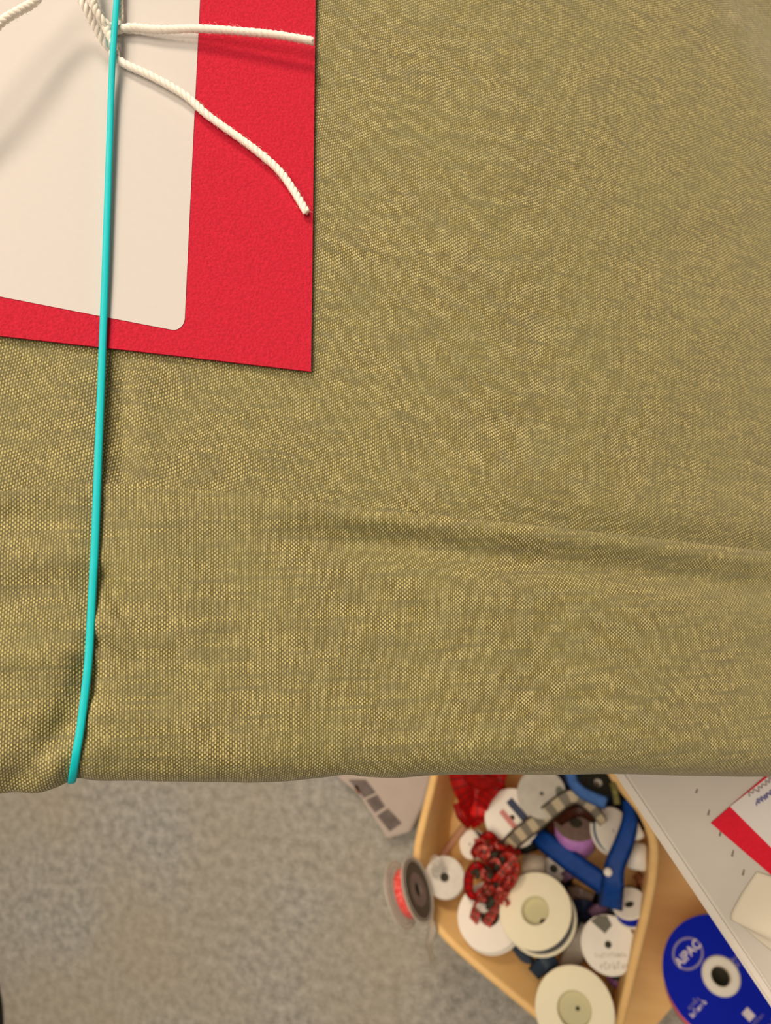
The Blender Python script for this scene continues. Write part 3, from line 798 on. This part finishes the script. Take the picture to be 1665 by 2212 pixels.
for i, lp in enumerate(loops):
    ribbon('', lp, [16, 20, 22, 20, 18, 16][:len(lp)], PLAID if i % 3 else PLAID2, [random.uniform(-0.9, 0.9) for _ in lp], name='loop' if i in (0, 1, 2, 3, 6, 7) else 'tail', parent=bow, inv=bwi)
m_salmon = mat('salmon_ribbon', (255, 156, 144), 0.4, 0.35, 220, col2=(232, 70, 60))
m_brred = mat('bright_red_tape', (230, 40, 28), 0.4, 0.4, 260)
m_olive = mat('grey_green_ribbon', (92, 92, 74), 0.5, 0.3, 220)
rb = random.Random(21)
for i in range(46):
    a = rb.uniform(0, 6.28); q = math.sqrt(rb.random())
    cx_, cy_ = 1062 + 42 * q * math.cos(a), 1885 + 72 * q * math.sin(a); da = rb.uniform(0, 6.28); ln = rb.uniform(16, 34)
    lp = [(cx_ + ln * (t - 1.5) / 1.5 * math.cos(da + 0.7 * t) * 0.8, cy_ + ln * (t - 1.5) / 1.5 * math.sin(da + 0.7 * t) * 0.8, .190 + .014 * math.sin(t / 3 * math.pi) + rb.uniform(-.004, .006)) for t in range(4)]
    ribbon('', lp, [7, 11, 11, 7] if i % 2 else [10, 14, 14, 10], [m_salmon, m_olive, PLAID, m_brred, m_salmon, m_brred, m_olive][i % 7], [rb.uniform(-1.1, 1.1) for _ in lp], name='crinkled_loop', parent=bow, inv=bwi, nb=5)
rope('knot', [at(1052, 1880, .190), at(1062, 1892, .196), at(1074, 1900, .190)], 0.004, 0.02, bow, bwi, 3, False, PLAID)
bow.location += (CAM - bow.location).normalized() * 0.006
ribbon('white crinkled ribbon scrap caught in the red plaid bow', [(1030, 1952, .200), (1044, 1962, .204), (1056, 1956, .200)], [14, 22, 14], m_bead, [0.3, -0.2, 0.5])
ribbon('pale pink sheer ribbon along the left wall of the bin', [(1002, 1785, .150), (980, 1815, .140), (955, 1850, .132), (945, 1870, .128)], 16, mat('sheer_pink', (214, 160, 140), 0.5, 0.1, 150, alpha=0.7))
spool('small white spool on edge above the red plaid bow', 1014, 1824, 0.150, 30, -1.0, 0.0, 12, m_white, m_steel, hole=0.12, seg=32)
# dark and beige pieces right of the bow
ribbon('dark olive ribbon scrap below the sheer checked ribbon', [(1108, 1838, .168), (1135, 1832, .172), (1160, 1822, .166)], [14, 24, 14], m_black)
bm = bmesh.new()
def box(label, px, py, z, wpx, hpx, th_mm, tx, ty, roll, m, name='tag', cat='tag', bev=0.0005):
    M, s = frame(px, py, z, tx, ty, roll); bm = bmesh.new()
    bmesh.ops.create_cube(bm, size=1, matrix=T(Vector((0, 0, -th_mm / 2000))) @ Matrix.Diagonal((wpx * s, hpx * s, th_mm / 1000, 1)))
    bmesh.ops.bevel(bm, geom=bm.edges[:], offset=bev, segments=2, affect='EDGES')
    o = link(name, bm, m); o.matrix_world = M; return tag(o, label, cat)
m_beige = mat('beige_card', (206, 192, 172), 0.7, 0.08, 90)
box('beige card tag behind the large cream spool', 1152, 1872, 0.168, 46, 50, 2, 0.0, 0.25, -0.15, m_beige)
# things between the big spool and the blue ribbon
ribbon('mauve ribbon scrap under the long royal blue ribbon', [(1212, 1900, .150), (1228, 1890, .154), (1248, 1888, .150)], 20, m_mauve)
ribbon('gold ribbon fold below the long royal blue ribbon', [(1238, 1898, .162), (1262, 1906, .168), (1290, 1920, .164)], [20, 30, 26], m_gold, [0.3, 0.1, -0.2])
ribbon('brownish sheer ribbon fold right of the large cream spool', [(1228, 1930, .150), (1255, 1926, .156), (1282, 1938, .150)], [24, 30, 20], m_smoke)
ribbon('navy ribbon heap right of the large cream spool', [(1215, 1915, .128), (1245, 1945, .140), (1270, 1962, .142), (1262, 1990, .130)], [40, 44, 40, 30], m_navy, [0.2, -0.2, 0.3, 0])
ribbon('purple ribbon scrap above the notched white spool', [(1276, 1976, .142), (1292, 1964, .148), (1312, 1962, .142)], [20, 26, 18], m_mauve)
ribbon('grey ribbon behind the notched white spool', [(1290, 1948, .126), (1325, 1958, .134), (1350, 1962, .126)], [30, 36, 30], m_steel)
ribbon('navy ribbon lying lowest between the large cream spool and the notched spool', [(1205, 1960, .118), (1240, 1985, .122), (1285, 2000, .118)], [44, 56, 40], m_navy, [0.1, -0.2, 0.1])
ribbon('dark grey ribbon lying under the blue ribbons', [(1190, 1840, .108), (1235, 1895, .112), (1275, 1935, .110), (1330, 1990, .106)], [50, 56, 60, 50], m_black, [0.1, 0, 0.2, 0])
ribbon('black ribbon lying below the greyish spool and the check ribbon', [(1105, 1815, .112), (1150, 1815, .118), (1200, 1780, .116)], [40, 44, 40], m_black)
ribbon('dark navy ribbon lying at the back right of the bin', [(1225, 1655, .140), (1270, 1700, .146), (1340, 1740, .140), (1378, 1800, .132)], [50, 60, 50, 40], m_navy)
# bead on the ribbon
M, s = frame(1313, 1884, 0.206, 0, 0); bm = bmesh.new(); bmesh.ops.create_uvsphere(bm, u_segments=20, v_segments=12, radius=9 * s)
for v in bm.verts: v.co.z *= 0.5
o = link('bead', bm, m_bead); o.matrix_world = M; tag(o, 'small white bead on the fold of blue ribbon', 'bead')
# right side
spool('white spool wound with bright blue ribbon against the right wall of the bin', 1358, 1950, 0.172, 37, -0.45, 1.25, 18, m_white, m_deep, rib=0.95, hole=0.3, fl=3)
e, Rr = spool('white notched spool with grey print against the right wall of the bin', 1313, 2040, 0.172, 58, -0.15, 0.12, 12, m_white, m_steel, hole=0.13)
m_greyink = mat('grey_print', (200, 190, 174), 0.6, 0.1)
m_notch = mat('notch_dark', (120, 118, 104), 0.7, 0.1)
mark(e, Rr, [(-0.52, 0.80), (-0.05, 0.35), (0.25, 0.62), (0.12, 0.96), (-0.2, 0.97)], 0.0003, m_notch, 'notch')
fine_print(e, 0.16 * Rr, -0.70 * Rr, 0.030, 0.0065, 0.0, m_greyink)
fine_print(e, 0.02 * Rr, -0.36 * Rr, 0.030, 0.004, 0.0, m_greyink)
box('white box end wedged beside the darker blue ribbon', 1374, 1848, 0.172, 36, 52, 14, -0.3, 0.3, -0.25, m_white, 'small_box', 'box', 0.001)
box('narrow white packet above the wedged white box', 1368, 1785, 0.178, 22, 50, 10, -0.3, 0.3, 0.3, m_white, 'packet', 'packet', 0.001)
ribbon('copper ribbon scrap by the right wall of the bin', [(1372, 1888, .140), (1386, 1905, .146), (1384, 1926, .140)], [16, 22, 18], m_copper)
ribbon('black ribbon scrap above the bright blue spool', [(1352, 1918, .150), (1376, 1928, .156), (1392, 1940, .148)], [12, 18, 14], m_black)
# front
ribbon('steel blue sheer ribbon under the large cream spool', [(1096, 2052, .150), (1128, 2082, .154), (1156, 2106, .148)], [44, 56, 34], m_steel, [0.2, 0.3, 0.2])
ribbon('darker steel blue ribbon fold above the conical hub spool', [(1150, 2106, .156), (1172, 2084, .160), (1200, 2068, .154)], [26, 36, 30], mat('slate_ribbon', (60, 84, 112), 0.4, 0.15, 120))
ribbon('pale sheer ribbon between the two large spools and the notched spool', [(1218, 2096, .140), (1242, 2056, .148), (1272, 2000, .142)], [40, 50, 34], m_frost)
ribbon('lilac ribbon end below the notched white spool', [(1312, 2108, .128), (1330, 2122, .134), (1344, 2136, .128)], [16, 22, 16], m_lilac)
ribbon('teal ribbon end below the notched white spool', [(1322, 2106, .136), (1340, 2110, .142), (1356, 2106, .136)], 16, mat('teal_ribbon', (84, 112, 112), 0.5, 0.2, 120))
# clear things on the left rim
spool('round frosted spool standing at the left corner of the bin', 960, 1895, 0.178, 43, -0.1, 0.1, 14, m_frost, None, hole=0.22)
M, s = frame(940, 1872, 0.186, -0.2, 0.3); e = empty('cellophane_knot', M, 'small knot of clear film on the frosted spool', 'film')
ribbon('', [(928, 1862, .187), (940, 1852, .194), (954, 1866, .194), (946, 1886, .190), (930, 1884, .188)], 14, m_clear, [0.8, 0.4, 0.9, 0.3, 0.7], name='loop', parent=e, inv=M.inverted())
ribbon('', [(932, 1884, .188), (942, 1868, .196), (958, 1858, .190)], 12, m_clear, [0.4, 0.9, 0.2], name='loop', parent=e, inv=M.inverted())
e, Rr = spool('clear spool with a little red ribbon leaning on the left rim of the bin', 902, 1922, 0.226, 69, 2.5, 0.75, 21, m_clear, None, hole=0.25, fl=1.0)
lathe('ribbon', ring_prof(0.74 * Rr, 0.30 * Rr, -0.006, 0.009, 0.0006), mat('bright_red_ribbon', (226, 44, 40), 0.25, 0.45, 300, spec=0.7, col2=(244, 120, 112)), e, 40)
lathe('inner_ring', ring_prof(0.90 * Rr, 0.5 * Rr, 0.0006, 0.0004, 0.0001), mat('dark_ring', (92, 82, 68), 0.5, 0.3, 100), e, 40)  # plain dark ring that makes the spool's inside dark
m_rimw = mat('clear_edge', (226, 218, 204), 0.25, 0.05, 150, spec=0.8, alpha=0.75)
for zz in (0.0004, -0.0200):
    lathe('flange_edge', ring_prof(1.0 * Rr, 0.955 * Rr, zz + 0.0004, 0.0014, 0.0003), m_rimw, e, 48)
    lathe('flange_edge', ring_prof(0.86 * Rr, 0.83 * Rr, zz + 0.0006, 0.0006, 0.0002), m_rimw, e, 48)
lathe('hub_disc', ring_prof(0.5 * Rr, 0.2 * Rr, 0.0008, 0.0006, 0.0002), m_smoke, e, 32)
ribbon('clear film strip trailing over the left rim onto the carpet side', [(926, 1950, .200), (930, 1985, .200), (934, 2010, .196), (927, 2045, .180), (934, 2075, .150)], [12, 18, 22, 20, 14], mat('clear_film', (252, 244, 230), 0.3, 0.05, 200, spec=0.6, alpha=0.75), [0.3, 0.8, 0.2, 0.9, 0.4])

# ------------------------------------------------------------------ blue ribbon reel half under the table
ZB = 0.136
M, s = frame(1557, 2108, ZB, 0.06, 0.06); Rb = 119 * s
e = empty('ribbon_reel', M, 'big reel of pink ribbon with a printed blue disc, half under the white table', 'ribbon reel')
lathe('printed_disc', ring_prof(Rb, 0.33 * Rb, 0, 0.002, 0.0005), m_deep, e, 72)['label'] = 'blue printed disc'
lathe('core_ring', [(0.165 * Rb, -0.05), (0.165 * Rb, 0.0005), (0.19 * Rb, 0.002), (0.29 * Rb, 0.002), (0.33 * Rb, 0.0), (0.33 * Rb, -0.05)], m_white, e, 48)
lathe('core_bottom', ring_prof(0.165 * Rb, 0.00001, -0.03, 0.001, 0.0001), m_hole, e, 24)
M2 = T(Vector((0.0, -0.075 * Rb, 0)))
o = lathe('wound_ribbon', ring_prof(0.985 * Rb, 0.34 * Rb, -0.0025, 0.085, 0.001), m_pink, e, 72); o.matrix_local = M2
hubx, huby = (1548 - 1557) / 119, -(2122 - 2108) / 119
m_print = mat('pale_print', (236, 226, 236), 0.5, 0.1)
m_print2 = mat('lilac_print', (140, 132, 184), 0.5, 0.1)
def bpx(x, y): return ((x - 1557) * s, -(y - 2108) * s)
# oval logo
bm = bmesh.new(); cx, cy = bpx(1498, 2065); an = math.radians(38); seg = 48
ra = [(36, 29.5), (31, 24.5), ]
rg = []
for (u, v) in ra:
    rg.append([bm.verts.new((cx + s * (u * math.cos(2*math.pi*k/seg) * math.cos(an) - v * math.sin(2*math.pi*k/seg) * math.sin(an)), cy + s * (u * math.cos(2*math.pi*k/seg) * math.sin(an) + v * math.sin(2*math.pi*k/seg) * math.cos(an)), 0.0003)) for k in range(seg)])
for k in range(seg): bm.faces.new((rg[0][k], rg[0][(k + 1) % seg], rg[1][(k + 1) % seg], rg[1][k]))
link('logo_oval', bm, m_print2, e)
text(e, 'AIPAC', *bpx(1499, 2065), 0.0118, an, m_print, bold=0.00025)
fine_print(e, *bpx(1587, 2080), 0.013, 0.0044, an, m_print2); fine_print(e, *bpx(1592, 2091), 0.010, 0.0044, an, m_print2)
fine_print(e, *bpx(1489, 2158), 0.013, 0.0050, an, m_print2); fine_print(e, *bpx(1497, 2168), 0.020, 0.0048, an, m_print)
sq = [bpx(1582 + 0, 2176), bpx(1596, 2165), bpx(1608, 2180), bpx(1594, 2191)]
mark(e, 1.0, sq, 0.0003, m_print)
fine_print(e, *bpx(1606, 2191), 0.020, 0.0036, an, m_print2); fine_print(e, *bpx(1630, 2201), 0.022, 0.0040, math.radians(46), m_print2)

# ------------------------------------------------------------------ white printed package on the floor behind the bin
pk = [at(x, y, 0.03) for x, y in ((700, 1640), (727, 1679), (772, 1713), (800, 1758), (826, 1798), (834, 1813), (884, 1798), (912, 1740), (930, 1680), (930, 1560), (760, 1560))]
cen_p = sum(pk, Vector()) / len(pk)
pkg = empty('paper_package', T(Vector((cen_p.x, cen_p.y, 0))), 'flat white package with a grey printed margin on the carpet left of the bin', 'package')
pki = pkg.matrix_world.inverted()
slab('wrapper', pk, 0.0, 0.03, mat('white_wrapper', (182, 168, 160), 0.5, 0.04, 40), pkg, pki, 0.002)
m_pp = mat('grey_print_strip', (118, 106, 102), 0.6, 0.35, 60)
for poly in ([(752, 1684), (790, 1684), (812, 1712), (786, 1724)], [(790, 1728), (815, 1716), (832, 1742), (810, 1756)], [(814, 1762), (838, 1746), (868, 1778), (842, 1796)]):
    slab('printed_mark', [at(x, y, 0.03) for x, y in poly], 0.0298, 0.0304, m_pp, pkg, pki)
slab('printed_mark', [at(x, y, 0.03) for x, y in [(764, 1697), (772, 1696), (779, 1714), (773, 1714)]], 0.0298, 0.0304, m_copper, pkg, pki)

# ------------------------------------------------------------------ dark shoe at the lower left corner
p = at(-66, 2190, 0.03); e = empty('shoe', T(Vector((p.x, p.y, 0))), 'black shoe tip just entering at the bottom left corner on the carpet', 'shoe')
def shoe_ring(sc, z): 
    out = []
    for k in range(28):
        a = 2 * math.pi * k / 28
        out.append((Xh * (0.045 * math.cos(a)) + Yh * (0.11 * math.sin(a) - 0.05)) * sc + Vector((0, 0, z)))
    return out
for nm, rs, mm in (('sole', ((1.0, 0), (1.02, 0.004), (1.02, 0.016), (0.98, 0.018)), mat('black_rubber', (30, 29, 28), 0.7, 0.2)), ('upper', ((0.97, 0.018), (0.95, 0.035), (0.82, 0.055), (0.55, 0.07)), mat('black_leather', (26, 24, 24), 0.4, 0.2))):
    bm = bmesh.new(); rv = [[bm.verts.new(q) for q in shoe_ring(*r_)] for r_ in rs]
    for i in range(len(rv) - 1):
        for k in range(28): bm.faces.new((rv[i][k], rv[i][(k + 1) % 28], rv[i + 1][(k + 1) % 28], rv[i + 1][k]))
    bm.faces.new(list(reversed(rv[0]))); bm.faces.new(rv[-1])
    bmesh.ops.recalc_face_normals(bm, faces=bm.faces); link(nm, bm, mm, e)
